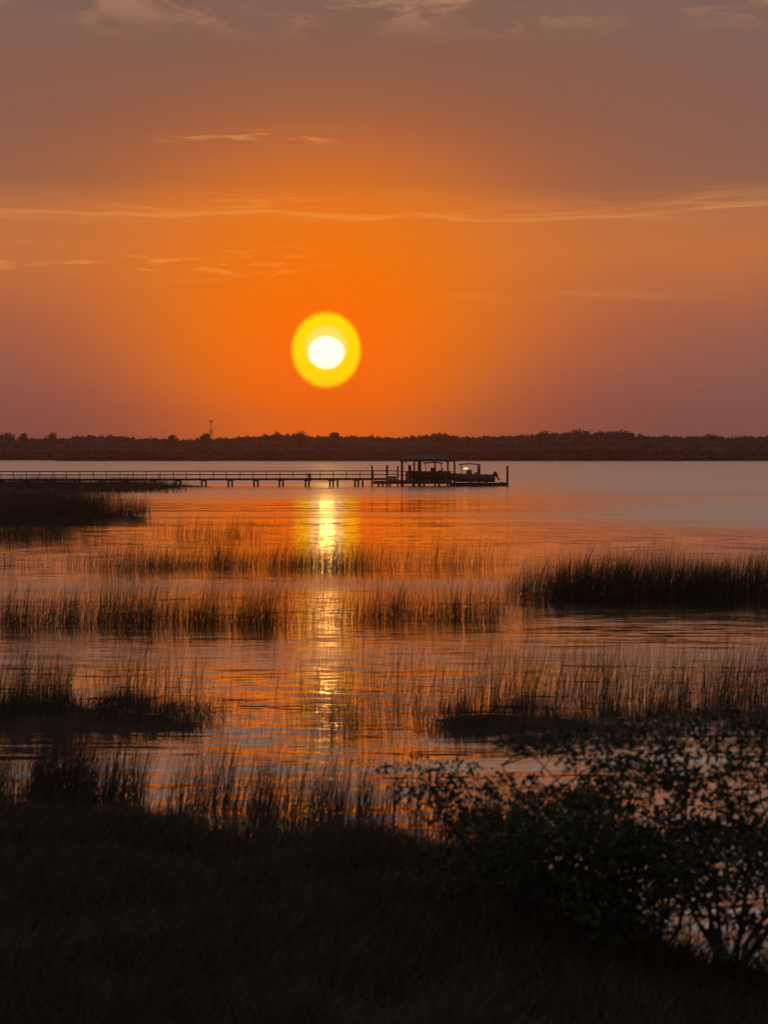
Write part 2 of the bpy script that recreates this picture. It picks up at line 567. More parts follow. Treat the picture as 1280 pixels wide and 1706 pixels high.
mound('mudflat', [(-120, 1180), (0, 1176), (110, 1172), (200, 1182), (290, 1196), (335, 1212), (290, 1222), (190, 1224), (90, 1220), (0, 1222), (-120, 1226)], 0.02,
      'dark mud flat between the grass at the left')
mound('mudflat', [(720, 1200), (790, 1190), (880, 1192), (960, 1196), (1010, 1206), (930, 1222), (830, 1226), (750, 1222)], 0.03,
      'dark mud flat under the sparse grass at the right')
mound('mudflat', [(-300, 803), (0, 803), (150, 805), (260, 807), (345, 811), (260, 816), (180, 819), (120, 824), (60, 830), (0, 834), (-300, 838)], 0.35,
      'low dark marsh island in front of the pier')
mound('mudflat', [(-200, 843), (0, 846), (80, 850), (160, 850), (235, 862), (250, 868), (180, 872), (90, 870), (0, 868), (-200, 866)], 0.12,
      'low mud flat under the dark grass patch below the marsh island')


# ------------------------------------------------------------------ grass
def blades(P, h, w, lean=(0.10, 0.0), spread=0.16, bend=0.18, seg=3):
    """ribbons standing at P (n x 3), height h, width w; returns verts, quads"""
    n = len(P)
    L = seg + 1
    a = rng.uniform(0, math.pi, n)
    side = np.stack([np.cos(a), np.sin(a), np.zeros(n)], -1)
    # mostly face the viewer's general direction less than edge-on would, but random
    tx = rng.normal(lean[0], spread, n); ty = rng.normal(lean[1], spread, n)
    bd = np.abs(rng.normal(0, bend, n)); bdir = rng.normal(0.4, 1.0, n); bdy = rng.normal(0, 1.0, n)
    V = np.zeros((n, L, 2, 3))
    for k in range(L):
        t = k / seg
        c = np.zeros((n, 3))
        c[:, 0] = P[:, 0] + h * (tx * t + np.sign(bdir) * bd * t ** 2.2)
        c[:, 1] = P[:, 1] + h * (ty * t + 0.6 * bdy * bd * t ** 2.2)
        c[:, 2] = P[:, 2] - 0.05 + (h + 0.05) * (t - 0.25 * (bd + 0.3 * np.abs(tx)) * t ** 2)
        ww = (w * (1.0 - 0.90 * t ** 1.4))[:, None] * 0.5
        V[:, k, 0] = c - side * ww
        V[:, k, 1] = c + side * ww
    verts = V.reshape(-1, 3)
    b = (np.arange(n) * L * 2)[:, None]
    k = (np.arange(seg) * 2)[None, :]
    i0 = (b + k).ravel()
    quads = np.stack([i0, i0 + 1, i0 + 3, i0 + 2], -1)
    return verts, quads


def scatter(x0, x1, y0, y1, n, clump=0.5, cs=1.2, seed=1, prof=None, tilt=0.0):
    """n points on the water plane in the strip whose edges appear at those photo rows and columns"""
    out = []
    got = 0
    while got < n:
        px = rng.uniform(x0, x1, n); py = rng.uniform(y0, y1, n) + tilt * (px - x0)
        d = np.stack([(px - 640) / F, CP + SP * (853 - py) / F, -SP + CP * (853 - py) / F], -1)
        t = (0.0 - H) / d[:, 2]
        X = d[:, 0] * t; Y = d[:, 1] * t
        keep = np.ones(n)
        if clump:
            nz = 0.65 * vnoise(X * cs, Y * cs, seed) + 0.35 * vnoise(X * cs * 3.1, Y * cs * 3.1, seed + 7)
            keep = np.clip((nz - 0.5) / 0.16 + (1.0 - clump) * 2 - 0.5, 0, 1)
        if prof is not None:
            keep = keep * np.interp(px, [p[0] for p in prof], [p[1] for p in prof])
        fxw = min(90.0, 0.22 * (x1 - x0))
        keep = keep * (np.clip((px - x0) / fxw if x0 > 0 else 1.0 + 0 * px, 0, 1) * np.clip((x1 - px) / fxw if x1 < 1280 else 1.0 + 0 * px, 0, 1)) ** 1.3
        # soft front and back edges
        v = (py - tilt * (px - x0) - y0) / max(y1 - y0, 1e-6)
        edge = 0.30 * (vnoise(px * 0.03, px * 0 + seed, 4) - 0.2)
        keep = np.where((v < edge) | (v > 1 - 0.5 * edge), 0, keep)
        k = rng.random(n) < keep
        out.append(np.stack([X[k], Y[k], 0 * X[k]], -1)); got += k.sum()
    return np.concatenate(out)[:n]


def bed(label, parts, mat=None):
    V, Q, off = [], [], 0
    for p in parts:
        args = dict(p)
        h = args.pop('h'); w = args.pop('w', 0.009); hv = args.pop('hv', 0.32)
        lean = args.pop('lean', (0.10, 0.0)); spread = args.pop('spread', 0.10); bend = args.pop('bend', 0.12)
        P = scatter(**args)
        n = len(P)
        hh = h * np.clip(rng.normal(0.95, hv * 1.25, n), 0.25, 1.6) * (0.75 + 0.5 * vnoise(P[:, 0] * 0.8, P[:, 1] * 0.8, 21))
        v, q = blades(P, hh, w * (0.78 if w < 0.0095 else 0.9) * rng.uniform(0.6, 1.3, n), lean, spread, bend)
        V.append(v); Q.append(q + off); off += len(v)
    o = link('marsh_grass', np_mesh('marsh_grass', np.concatenate(V), np.concatenate(Q)), mat or M_GRASS)
    return tag(o, label, 'grass', kind='stuff')


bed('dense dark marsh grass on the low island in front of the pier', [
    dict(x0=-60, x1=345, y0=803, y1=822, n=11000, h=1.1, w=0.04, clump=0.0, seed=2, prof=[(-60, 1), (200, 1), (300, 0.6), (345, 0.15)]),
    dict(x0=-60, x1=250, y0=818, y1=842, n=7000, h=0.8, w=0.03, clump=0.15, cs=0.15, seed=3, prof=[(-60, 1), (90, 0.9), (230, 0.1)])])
bed('dark grass patch in shallow water below the marsh island', [
    dict(x0=-40, x1=262, y0=848, y1=873, n=9000, h=1.2, w=0.024, clump=0.1, cs=0.3, seed=4, prof=[(-40, 0.7), (60, 0.8), (140, 1), (220, 1), (262, 0.25)]),
    dict(x0=-40, x1=130, y0=880, y1=905, n=2200, h=0.9, w=0.014, clump=0.4, cs=0.4, seed=5)])
bed('sparse grass standing just left of the sun glitter near the far water', [
    dict(x0=240, x1=500, y0=878, y1=905, n=650, h=0.95, w=0.013, clump=0.6, cs=0.4, seed=6, prof=[(240, 0.6), (330, 1), (420, 0.8), (500, 0.2)]),
    dict(x0=60, x1=260, y0=886, y1=915, n=380, h=0.85, w=0.012, clump=0.6, cs=0.4, seed=7)])
bed('long low band of grass crossing below the sun glitter', [
    dict(x0=180, x1=690, y0=936, y1=954, n=3600, h=0.95, w=0.0105, clump=0.12, cs=1.1, seed=8, prof=[(180, 0.5), (300, 0.9), (420, 1), (560, 1), (620, 0.5), (690, 0.3)]),
    dict(x0=-140, x1=330, y0=938, y1=960, n=1300, h=0.95, w=0.011, clump=0.5, cs=0.5, seed=9),
    dict(x0=560, x1=870, y0=936, y1=953, n=750, h=1.15, w=0.010, clump=0.4, cs=0.5, seed=10)])
bed('thick left band of grass reaching from the left edge to the glitter', [
    dict(x0=-140, x1=540, y0=1026, y1=1055, n=5600, h=0.95, w=0.010, clump=0.06, cs=1.5, seed=12, prof=[(-40, 1), (300, 1), (440, 1), (490, 0.3)]),
    dict(x0=90, x1=560, y0=988, y1=1002, n=700, h=0.85, w=0.008, clump=0.3, cs=1.3, seed=13)])
bed('grass band right of the glitter, between it and the big dark clump', [
    dict(x0=520, x1=930, y0=1016, y1=1044, n=2000, h=1.0, w=0.010, clump=0.2, cs=1.3, seed=14, prof=[(560, 0.4), (640, 0.9), (740, 1), (880, 0.4)]),
    dict(x0=480, x1=600, y0=1010, y1=1045, n=150, h=0.9, w=0.009, clump=0.5, cs=0.8, seed=15)])
bed('large dense dark clump of tall grass at the right', [
    dict(x0=850, x1=1340, y0=984, y1=1006, n=8500, h=1.45, w=0.014, hv=0.18, clump=0.0, cs=0.5, seed=16, spread=0.07, prof=[(850, 0.3), (900, 0.9), (1190, 1), (1240, 0.7), (1340, 0.6)]),
    dict(x0=820, x1=920, y0=980, y1=1012, n=350, h=1.1, w=0.010, clump=0.4, cs=0.7, seed=17)])
bed('sparse tall grass around the left mud flat', [
    dict(x0=-60, x1=360, y0=1140, y1=1212, n=1500, h=1.05, w=0.0095, clump=0.3, cs=1.6, seed=18, prof=[(-60, 1), (200, 1), (300, 0.7), (360, 0.4)]),
    dict(x0=240, x1=800, y0=1110, y1=1240, n=620, h=0.8, w=0.006, clump=0.3, cs=1.6, seed=19)])
bed('sparse tall grass standing in the water at the right, above the shrubs', [
    dict(x0=680, x1=1340, y0=1150, y1=1202, n=2200, h=1.05, w=0.0095, clump=0.3, cs=1.5, seed=20, prof=[(680, 0.5), (860, 0.8), (1000, 1), (1340, 1)]),
    dict(x0=480, x1=960, y0=1170, y1=1235, n=1100, h=0.6, w=0.008, clump=0.4, cs=1.3, seed=22)])
bed('tall grass along the front edge of the near bank', [
    dict(x0=-80, x1=330, y0=1315, y1=1352, n=2400, h=1.0, w=0.011, clump=0.4, cs=1.8, seed=23, lean=(0.12, 0.05)),
    dict(x0=230, x1=780, y0=1335, y1=1405, n=1700, h=0.85, w=0.011, clump=0.45, cs=1.3, seed=24, lean=(0.14, 0.05)),
    dict(x0=700, x1=1050, y0=1380, y1=1460, n=1300, h=0.8, w=0.011, clump=0.5, cs=1.3, seed=25)], M_GRASS_NEAR)

bed('low dark grass growing over the left mud flat', [
    dict(x0=-60, x1=400, y0=1160, y1=1232, n=6800, h=0.24, w=0.013, clump=0.15, cs=1.5, seed=41, spread=0.25, bend=0.3, prof=[(-60, 1), (240, 1), (300, 0.7), (400, 0.15)])], M_GRASS_NEAR)
bed('low dark grass growing over the right mud flat', [
    dict(x0=680, x1=1300, y0=1178, y1=1240, n=6500, h=0.22, w=0.012, clump=0.5, cs=0.8, seed=42, spread=0.25, bend=0.3, prof=[(680, 0.3), (740, 1), (960, 1), (1060, 0.5), (1300, 0.4)])], M_GRASS_NEAR)
bed('thin scatter of single blades standing in the water between the bands', [
    dict(x0=-40, x1=1320, y0=890, y1=1000, n=500, h=0.9, w=0.009, hv=0.35, clump=0.3, cs=0.3, seed=51),
    dict(x0=-40, x1=1320, y0=1000, y1=1150, n=600, h=0.8, w=0.006, hv=0.35, clump=0.4, cs=0.5, seed=52),
    dict(x0=420, x1=1340, y0=1085, y1=1180, n=1000, h=0.85, w=0.0075, hv=0.35, clump=0.25, cs=1.6, seed=54),
    dict(x0=-40, x1=800, y0=1150, y1=1345, n=300, h=0.6, w=0.007, hv=0.4, clump=0.5, cs=0.8, seed=53)])

# low growth covering the near bank
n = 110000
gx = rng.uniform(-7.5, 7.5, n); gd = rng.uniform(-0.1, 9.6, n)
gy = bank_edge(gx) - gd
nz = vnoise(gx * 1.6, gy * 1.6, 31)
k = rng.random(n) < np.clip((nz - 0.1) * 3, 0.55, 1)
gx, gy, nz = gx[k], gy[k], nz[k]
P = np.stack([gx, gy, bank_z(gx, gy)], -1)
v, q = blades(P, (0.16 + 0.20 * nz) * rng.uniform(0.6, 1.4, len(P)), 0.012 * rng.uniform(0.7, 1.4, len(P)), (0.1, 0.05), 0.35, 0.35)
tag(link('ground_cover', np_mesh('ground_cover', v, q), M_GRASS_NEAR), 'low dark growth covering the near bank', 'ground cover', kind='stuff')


n = 2600
gx = rng.uniform(-7.0, 5.0, n); gd = np.abs(rng.normal(0, 1.1, n))
gy = bank_edge(gx) - gd
nz = 0.6 * vnoise(gx * 1.1, gy * 1.1, 61) + 0.4 * vnoise(gx * 3.3, gy * 3.3, 62)
k = rng.random(n) < np.clip((nz - 0.45) * 5, 0.04, 1)
gx, gy, nz = gx[k], gy[k], nz[k]
P = np.stack([gx, gy, bank_z(gx, gy)], -1)
v, q = blades(P, (0.35 + 0.6 * nz) * rng.uniform(0.5, 1.3, len(P)), 0.011 * rng.uniform(0.7, 1.4, len(P)), (0.12, 0.05), 0.22, 0.30)
tag(link('marsh_grass', np_mesh('marsh_grass', v, q), M_GRASS_NEAR), 'ragged tufts of taller grass on the near bank behind its front edge', 'grass', kind='stuff')

# ------------------------------------------------------------------ shrubs on the near bank
def leaf_cards(C, size, up=0.3):
    n = len(C)
    d = rng.normal(0, 1, (n, 3)); d[:, 2] += up
    d /= np.linalg.norm(d, axis=1)[:, None]
    r = rng.normal(0, 1, (n, 3)); s = np.cross(d, r); s /= np.linalg.norm(s, axis=1)[:, None]
    nn = np.cross(d, s)
    L = (size * rng.uniform(0.45, 1.5, n))[:, None]; w = L * 0.24
    V = np.stack([C, C + d * L * 0.5 - s * w + nn * L * 0.06, C + d * L, C + d * L * 0.5 + s * w + nn * L * 0.06], 1)
    b = (np.arange(n) * 4)[:, None]
    return V.reshape(-1, 3), np.concatenate([b, b + 1, b + 2, b + 3], 1)


def shrub(name, base, height, width, nb, nleaf, label, seed, lean=(0, 0), size=0.085):
    R = random.Random(seed)
    root = empty(name, base)
    tips = []
    st = MB()
    for i in range(nb):
        a = 2 * math.pi * (i + R.random() * 0.7) / nb
        hgt = height * R.uniform(0.6, 1.0)
        out = width * R.uniform(0.25, 0.55)
        pts = []
        for k in range(6):
            t = k / 5.0
            pts.append(Vector((math.cos(a) * out * t ** 1.3 + lean[0] * t * height + 0.04 * R.uniform(-1, 1) * k,
                               math.sin(a) * out * t ** 1.3 + lean[1] * t * height + 0.04 * R.uniform(-1, 1) * k, hgt * t ** 0.9)))
        pts[0] = Vector((0.05 * math.cos(a), 0.05 * math.sin(a), -0.1))
        st.tube(pts, [0.028 * (1 - 0.8 * k / 5.0) for k in range(6)], 5)
        tips.append(pts[-1])
        for k in (2, 3, 4, 5):
            for _ in range(2):
                dv = Vector((R.uniform(-1, 1), R.uniform(-1, 1), R.uniform(-0.15, 0.5))).normalized() * width * R.uniform(0.14, 0.36)
                q = pts[k] + dv
                st.tube([pts[k], pts[k] + dv * 0.5 + Vector((0, 0, 0.02)), q], [0.010, 0.007, 0.003], 4)
                tips.append(q)
    stem = st.build('stem', M_BARK, root)
    C = []
    per = max(1, nleaf // len(tips))
    tips = [t_ for t_ in tips if R.random() < 0.42]
    per = max(1, nleaf // len(tips))
    for tpt in tips:
        rr = R.choice((0.09, 0.14, 0.20, 0.28, 0.34))
        pn = int(per * (rr / 0.2) ** 1.6) + 4
        g = rng.normal(0, 1, (pn, 3)) * np.array([rr * 1.25, rr * 1.25, rr * 0.5])
        ln = np.linalg.norm(g / np.array([rr * 1.25, rr * 1.25, rr * 0.5]), axis=1)[:, None]
        g = g * np.minimum(1.0, 1.25 / ln)
        C.append(g + np.array(tpt))
    C = np.concatenate(C)
    C = C[C[:, 2] > 0.03]
    v, q = leaf_cards(C, size)
    link('foliage', np_mesh('foliage', v, q), M_LEAF, root)
    return tag(root, label, 'shrub', 'shrubs on the near bank')


def bz(px, py):
    p = gnd(px, py, 0.3)
    p.z = float(bank_z(np.array([p.x]), np.array([p.y]))[0]) - 0.02
    return p


shrub('shrub', bz(1215, 1660), 2.4, 2.6, 9, 5200, 'tallest leafy shrub at the right edge of the near bank', 1, size=0.068)
shrub('shrub', bz(1085, 1650), 2.2, 2.4, 8, 4600, 'leafy shrub second from the right edge, over the dark bank', 2, size=0.068)
shrub('shrub', bz(1345, 1600), 2.0, 1.9, 7, 2700, 'shrub cut off by the right edge of the picture', 3, size=0.068)
shrub('shrub', bz(975, 1600), 1.95, 2.1, 8, 4200, 'middle leafy shrub of the near bank, right of the tall edge grass', 4, size=0.068)
shrub('shrub', bz(865, 1570), 1.4, 1.7, 7, 3400, 'small leafy shrub left of the other shrubs on the bank', 5, size=0.065)

# ------------------------------------------------------------------ far shore
sh = MB()
rows = []
xs = np.linspace(-740, 740, 149)
front = []
for x in xs:
    px = 640 + x / 887.0 * F
    y0 = 880.0 if px > 100 else 955.0
    if 60 < px <= 100:
        y0 = 955.0 - (px - 60) / 40.0 * 75.0
    front.append(y0 + 6 * (float(vnoise(np.array(x * 0.03), np.array(0.0), 3)) - 0.5))
for dyy, z in ((0, -0.2), (3, 0.35), (10, 0.6), (60, 0.9), (700, 1.2)):
    rows.append([(x, f + dyy if dyy < 500 else 1660.0, z) for x, f in zip(xs, front)])
sh.grid(rows)
tag(sh.build('far_shore', M_SHORE), 'low dark far shore under the wood', 'shore', kind='structure')

PROFILE = [(-400, 722), (0, 721), (25, 726), (50, 729), (110, 729), (130, 725), (170, 725), (215, 725), (230, 728), (300, 729), (400, 728), (410, 725),
           (440, 723), (470, 723), (515, 723), (530, 725), (600, 725), (640, 725), (660, 727), (690, 726), (705, 723), (740, 722), (760, 725), (785, 727),
           (830, 724), (870, 723), (900, 720), (940, 719), (960, 716), (1045, 718), (1060, 723), (1090, 725), (1140, 726), (1180, 723), (1220, 725), (1280, 725), (1700, 722)]
pfx = np.array([p[0] for p in PROFILE]); pfy = np.array([p[1] for p in PROFILE])


def crown(c, rx, rz, nq, size, core=True):
    """uneven crown: a lumpy core plus leaf-clump cards round it"""
    V, Q = [], []
    off = 0
    u = rng.normal(0, 1, (nq, 3)); u /= np.linalg.norm(u, axis=1)[:, None]
    rr = rng.uniform(0.72, 1.08, nq) if core else rng.uniform(0.0, 1.1, nq) ** 0.6
    C = c + u * np.stack([rx * rr, rx * rr, rz * rr], -1)
    a = rng.normal(0, 1, (nq, 3)); a /= np.linalg.norm(a, axis=1)[:, None]
    b = np.cross(a, rng.normal(0, 1, (nq, 3))); b /= np.linalg.norm(b, axis=1)[:, None]
    s = (size * rng.uniform(0.6, 1.4, nq))[:, None]
    V.append(np.stack([C - a * s, C - b * s * 0.7, C + a * s, C + b * s * 0.7], 1).reshape(-1, 3))
    bb = (np.arange(nq) * 4)[:, None]
    Q.append(np.concatenate([bb, bb + 1, bb + 2, bb + 3], 1)); off = nq * 4
    if core:
        nu, nv = 9, 6
        th = np.linspace(0, 2 * np.pi, nu, endpoint=False)
        ph = np.linspace(0.12, np.pi - 0.12, nv)
        g = []
        for p in ph:
            for t in th:
                k = 0.86 * (1 + 0.16 * rng.normal())
                g.append((c[0] + rx * k * math.sin(p) * math.cos(t), c[1] + rx * k * math.sin(p) * math.sin(t), c[2] + rz * k * math.cos(p)))
        V.append(np.array(g))
        qs = []
        for i in range(nv - 1):
            for j in range(nu):
                j2 = (j + 1) % nu
                qs.append((off + i * nu + j, off + i * nu + j2, off + (i + 1) * nu + j2, off + (i + 1) * nu + j))
        Q.append(np.array(qs))
    return np.concatenate(V), np.concatenate(Q)


VV, QQ, off = [], [], 0
for row, (dep, fr) in enumerate(((14, 0.55), (30, 0.80), (48, 1.0), (70, 1.0))):
    x = -560.0
    while x < 620.0:
        fY = np.interp(x, xs, front) + dep + rng.uniform(-5, 5)
        px = 640 + x / fY * F
        ty = np.interp(px, pfx, pfy) + rng.normal(0, 0.8) + 1.0
        top = H + (753 - ty) / F * fY
        top *= fr * rng.uniform(0.95, 1.01)
        rz = top * rng.uniform(0.26, 0.40); rx = rng.uniform(3.6, 6.4)
        v, q = crown(np.array([x, fY, top - rz]), rx, rz, 56, 0.65)
        VV.append(v); QQ.append(q + off); off += len(v)
        # the shaded lower storey
        v, q = crown(np.array([x + rng.uniform(-2, 2), fY, top * 0.30]), rx * 1.1, top * 0.36, 14, 1.1)
        VV.append(v); QQ.append(q + off); off += len(v)
        x += rng.uniform(3.4, 5.6)
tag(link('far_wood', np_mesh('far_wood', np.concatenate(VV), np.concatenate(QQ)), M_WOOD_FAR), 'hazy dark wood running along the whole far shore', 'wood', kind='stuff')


def far_tree(px, py, Y, rx, label, tiers=3, flat=0.5):
    py += 2.0; rx *= 1.35; flat *= 0.85
    top = H + (753 - py) / F * Y
    x = (px - 640) / F * Y
    root = empty('pine_tree', (x, Y, 1.0))
    top -= 1.0
    MB().tube([(0, 0, -0.6), (0.15, 0, top * 0.5), (0.0, 0.1, top * 0.93)], [0.38, 0.28, 0.08], 7).build('trunk', M_BARK, root)
    V, Q, of = [], [], 0
    for i in range(tiers):
        c = np.array([rng.uniform(-0.35, 0.35) * rx, rng.uniform(-0.3, 0.3) * rx, top - rx * flat * (0.9 + 0.9 * i)])
        v, q = crown(c, rx * (0.75 + 0.18 * i), rx * flat, 150, 0.6, core=False)
        V.append(v); Q.append(q + of); of += len(v)
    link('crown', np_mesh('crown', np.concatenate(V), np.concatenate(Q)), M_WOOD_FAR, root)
    return tag(root, label, 'tree', 'taller trees of the far wood')


far_tree(8, 718, 985, 5.0, 'tall round-topped tree at the far left end of the far wood')
far_tree(40, 720, 990, 2.2, 'small pointed tree top just right of the far left end of the wood', flat=0.7)
far_tree(85, 718.5, 985, 3.0, 'pointed tree top standing up alone left of the radio tower', flat=0.7)
far_tree(286, 722.5, 915, 2.6, 'small tree top sticking out of the wood left of the radio tower', flat=0.65)
far_tree(341, 720.5, 915, 2.6, 'tree top directly beside the thin radio tower')
far_tree(461, 718.5, 915, 3.0, 'tree top left of the sun, above the pier')
far_tree(500, 716.5, 915, 4.4, 'broad tree top left below the sun, tallest near it')
far_tree(558, 719, 915, 2.8, 'flat-topped tree right under the sun', tiers=2, flat=0.4)
far_tree(733, 719, 915, 3.8, 'rounded tree top over the boathouse roof')
far_tree(905, 716.5, 915, 4.2, 'tree top at the left foot of the highest stretch of the wood')
far_tree(962, 712.5, 915, 5.2, 'highest crown of the wood, right of the boathouse')
far_tree(1036, 714.5, 915, 5.0, 'broad crown ending the highest stretch of the wood at the right')
far_tree(1182, 720.5, 915, 4.0, 'low rounded tree top near the right edge of the wood')

# ------------------------------------------------------------------ radio tower
TY = 1400.0
tx = (352 - 640) / F * TY
ttop = H + (753 - 701) / F * TY
tower = empty('radio_tower', (tx, TY, 1.0))
ht = ttop - 1.0
for s in range(6):
    z0, z1 = ht * s / 6.0, ht * (s + 1) / 6.0
    mb = MB()
    hw = lambda z: 1.5 - 0.9 * z / ht
    c0, c1 = hw(z0), hw(z1)
    cs0 = [(c0, c0, z0), (-c0, c0, z0), (-c0, -c0, z0), (c0, -c0, z0)]
    cs1 = [(c1, c1, z1), (-c1, c1, z1), (-c1, -c1, z1), (c1, -c1, z1)]
    for i in range(4):
        j = (i + 1) % 4
        mb.tube([cs0[i], cs1[i]], 0.08, 5)
        mb.tube([cs0[i], cs1[j]], 0.045, 4)
        mb.tube([cs0[j], cs1[i]], 0.045, 4)
        mb.tube([cs1[i], cs1[j]], 0.09, 4)
    mb.build('lattice_section', M_RED if s % 2 else M_WHITE, tower)
for z, r in ((ht - 0.6, 1.9), (ht * 0.70, 1.3)):
    mb = MB()
    for i in range(6):
        a = i * math.pi / 3
        mb.box((r * math.cos(a), r * math.sin(a), z), (0.35, 0.35, 1.7), a)
        mb.tube([(0, 0, z), (r * math.cos(a), r * math.sin(a), z)], 0.08, 4)
    mb.build('antenna_array', M_RED, tower)
MB().tube([(0, 0, ht), (0, 0, ht + 2.2)], 0.08, 5).build('mast', M_RED, tower)
tag(tower, 'thin red and white lattice radio tower behind the far wood', 'tower')

# ------------------------------------------------------------------ pier
PY0, PY1 = 228.0, 235.0


def pier_pt(px):
    t = (px - 0.0) / 640.0
    Y = PY0 + (PY1 - PY0) * t
    return Vector(((px - 640.0) / F * Y, Y, 0.0))


A = pier_pt(-190); B = pier_pt(660)
axis = (B - A).normalized(); perp = Vector((-axis.y, axis.x, 0.0))
plen = (B - A).length
prot = math.atan2(axis.y, axis.x)
pier = empty('pier', A, prot)
DECK, RAILZ, WID = 1.22, 2.30, 1.5


def ppos(px):
    p = pier_pt(px)
    return (p - A).dot(axis)


MB().box((plen / 2, 0, DECK - 0.04), (plen, WID, 0.08)).build('deck', M_TIMBER, pier)
for s in (-1, 1):
    MB().box((plen / 2, s * (WID / 2 - 0.08), DECK - 0.19), (plen - 0.1, 0.07, 0.22)).build('stringer', M_TIMBER, pier)
RAIL_END = ppos(664)
for s in (1,):
    MB().box((RAIL_END / 2, s * (WID / 2 + 0.02), RAILZ), (RAIL_END, 0.16, 0.15)).build('top_rail', M_TIMBER, pier)
    MB().box((RAIL_END / 2, s * (WID / 2 + 0.02), DECK + 0.55), (RAIL_END, 0.06, 0.14)).build('mid_rail', M_TIMBER, pier)
pm = MB().box((0, 0, 0), (0.10, 0.10, RAILZ - DECK + 0.25)).mesh('rail_post')
px = -180.0
while px < 660:
    o = link('rail_post', pm, M_TIMBER, pier, (ppos(px), WID / 2 - 0.05, (RAILZ + DECK - 0.25) / 2))
    px += 22.3
pl = MB().tube([(0, 0, -1.0), (0, 0, DECK - 0.05)], [0.15, 0.13], 8).mesh('piling')
cap = MB().box((0, 0, DECK - 0.34), (0.9, WID + 0.3, 0.16)).mesh('pile_cap')
bents = [336.0 - 42.3 * i for i in range(12, 0, -1)] + [336, 380, 423, 465, 508.5, 549, 591]
for i, bx in enumerate(bents):
    u = ppos(bx)
    link('piling', pl, M_TIMBER, pier, (u, -WID / 2 + 0.1, 0))
    link('piling', pl, M_TIMBER, pier, (u + 0.62, WID / 2 - 0.1, 0))
    if i >= len(bents) - 2:
        link('piling', pl, M_TIMBER, pier, (u + 1.35, WID / 2 + 0.3, 0))
    link('pile_cap', cap, M_TIMBER, pier, (u + 0.31, 0, 0))
for o_ in pier.children:
    if o_.name.startswith(('piling', 'rail_post')):
        o_.rotation_euler = (rad(random.gauss(0, 0.9)), rad(random.gauss(0, 1.3)), 0)
tag(pier, 'long timber pier with handrail crossing the water from the left', 'pier')

# ------------------------------------------------------------------ boathouse at the pier's end
BY = 237.0
K = BY / F                                   # metres per photo pixel at the boathouse


def bX(px): return (px - 640.0) * K
def bZ(py): return H + (753.0 - py) * K


bh = empty('boathouse', (bX(711), BY, 0.0))


def lx(px): return bX(px) - bX(711)


# roof: a hip roof with overhanging eaves
x0, x1 = lx(666), lx(757)
ez, rz_ = bZ(764.6), bZ(757.2)
D2 = 3.4
mb = MB()
mb.v = [(x0, -D2, ez), (x1, -D2, ez), (x1, D2, ez), (x0, D2, ez), (lx(697), 0, rz_), (lx(728), 0, rz_)]
mb.f = [(0, 1, 5, 4), (1, 2, 5), (2, 3, 4, 5), (3, 0, 4), (3, 2, 1, 0)]
roof = mb.build('roof', M_ROOF, bh)
seam = MB().box((0, 0, 0), (0.05, 0.05, 0.05)).mesh('ridge_knob')
for side in (-1, 1):
    MB().box(((x0 + x1) / 2, side * (D2 - 0.12), ez - 0.21), (x1 - x0 - 0.1, 0.10, 0.34)).build('beam', M_TIMBER, bh)
for xx in (x0 + 0.15, x1 - 0.15):
    MB().box((xx, 0, ez - 0.21), (0.10, 2 * D2 - 0.4, 0.34)).build('beam', M_TIMBER, bh)
mb = MB()
for i in range(9):
    xx = x0 + 0.6 + i * (x1 - x0 - 1.2) / 8
    mb.box((xx, 0, ez - 0.06), (0.06, 2 * D2 - 0.5, 0.10))
mb.build('rafter', M_TIMBER, bh)
for pxx, r, side in ((669.5, 0.17, -1), (697, 0.15, -1), (756, 0.14, -1), (724, 0.12, -1), (671, 0.15, 1), (691, 0.14, 1), (701.5, 0.13, 1), (748, 0.13, 1)):
    MB().tube([(lx(pxx), side * (D2 - 0.35), -1.0), (lx(pxx), side * (D2 - 0.35), ez - 0.03)], r, 8).build('post', M_TIMBER, bh)
dz = bZ(800.5)
MB().box(((lx(622) + lx(752)) / 2, -D2 + 0.9, dz - 0.10), (lx(752) - lx(622), 1.9, 0.2)).build('deck', M_TIMBER, bh)
MB().box(((lx(664) + lx(752)) / 2, D2 - 0.5, dz - 0.10), (lx(752) - lx(664), 1.2, 0.2)).build('deck', M_TIMBER, bh)
MB().box(((lx(622) + lx(752)) / 2, -D2 - 0.02, dz - 0.32), (lx(752) - lx(622), 0.08, 0.3)).build('fascia', M_TIMBER, bh)
for pxx in (631, 638, 650, 671, 688, 706, 731, 745):
    MB().tube([(lx(pxx), -D2 + 0.3, -1.0), (lx(pxx), -D2 + 0.3, dz - 0.21)], 0.15, 8).build('piling', M_TIMBER, bh)
# solid lower screen of boards round the slip
for i in range(20):
    xx = lx(676) + i * (lx(752) - lx(676)) / 20 + 0.18
    MB().box((xx, D2 - 1.2, dz + 0.70 + 0.03 * (i % 3)), (0.33, 0.05, 1.38)).build('board', M_TIMBER, bh)
MB().box(((lx(664) + lx(752)) / 2, -D2 + 0.16, bZ(785.0)), (lx(752) - lx(664), 0.12, 0.10)).build('handrail', M_TIMBER, bh)
MB().box(((lx(664) + lx(752)) / 2, -D2 + 0.16, bZ(791.0)), (lx(752) - lx(664), 0.06, 0.12)).build('handrail', M_TIMBER, bh)
for pxx in (676, 700, 712, 730, 741):
    MB().box((lx(pxx), -D2 + 0.16, (dz + bZ(785.0)) / 2 - 0.03), (0.10, 0.09, bZ(785.0) - dz - 0.04)).build('rail_post', M_TIMBER, bh)
for pxx in (676.5, 746):
    MB().box((lx(pxx), 0.1, ez - 0.55), (0.16, 2 * D2 - 0.9, 0.20)).build('lift_beam', M_TIMBER, bh)
tag(bh, 'open boathouse with grey hip roof at the end of the pier', 'boathouse')


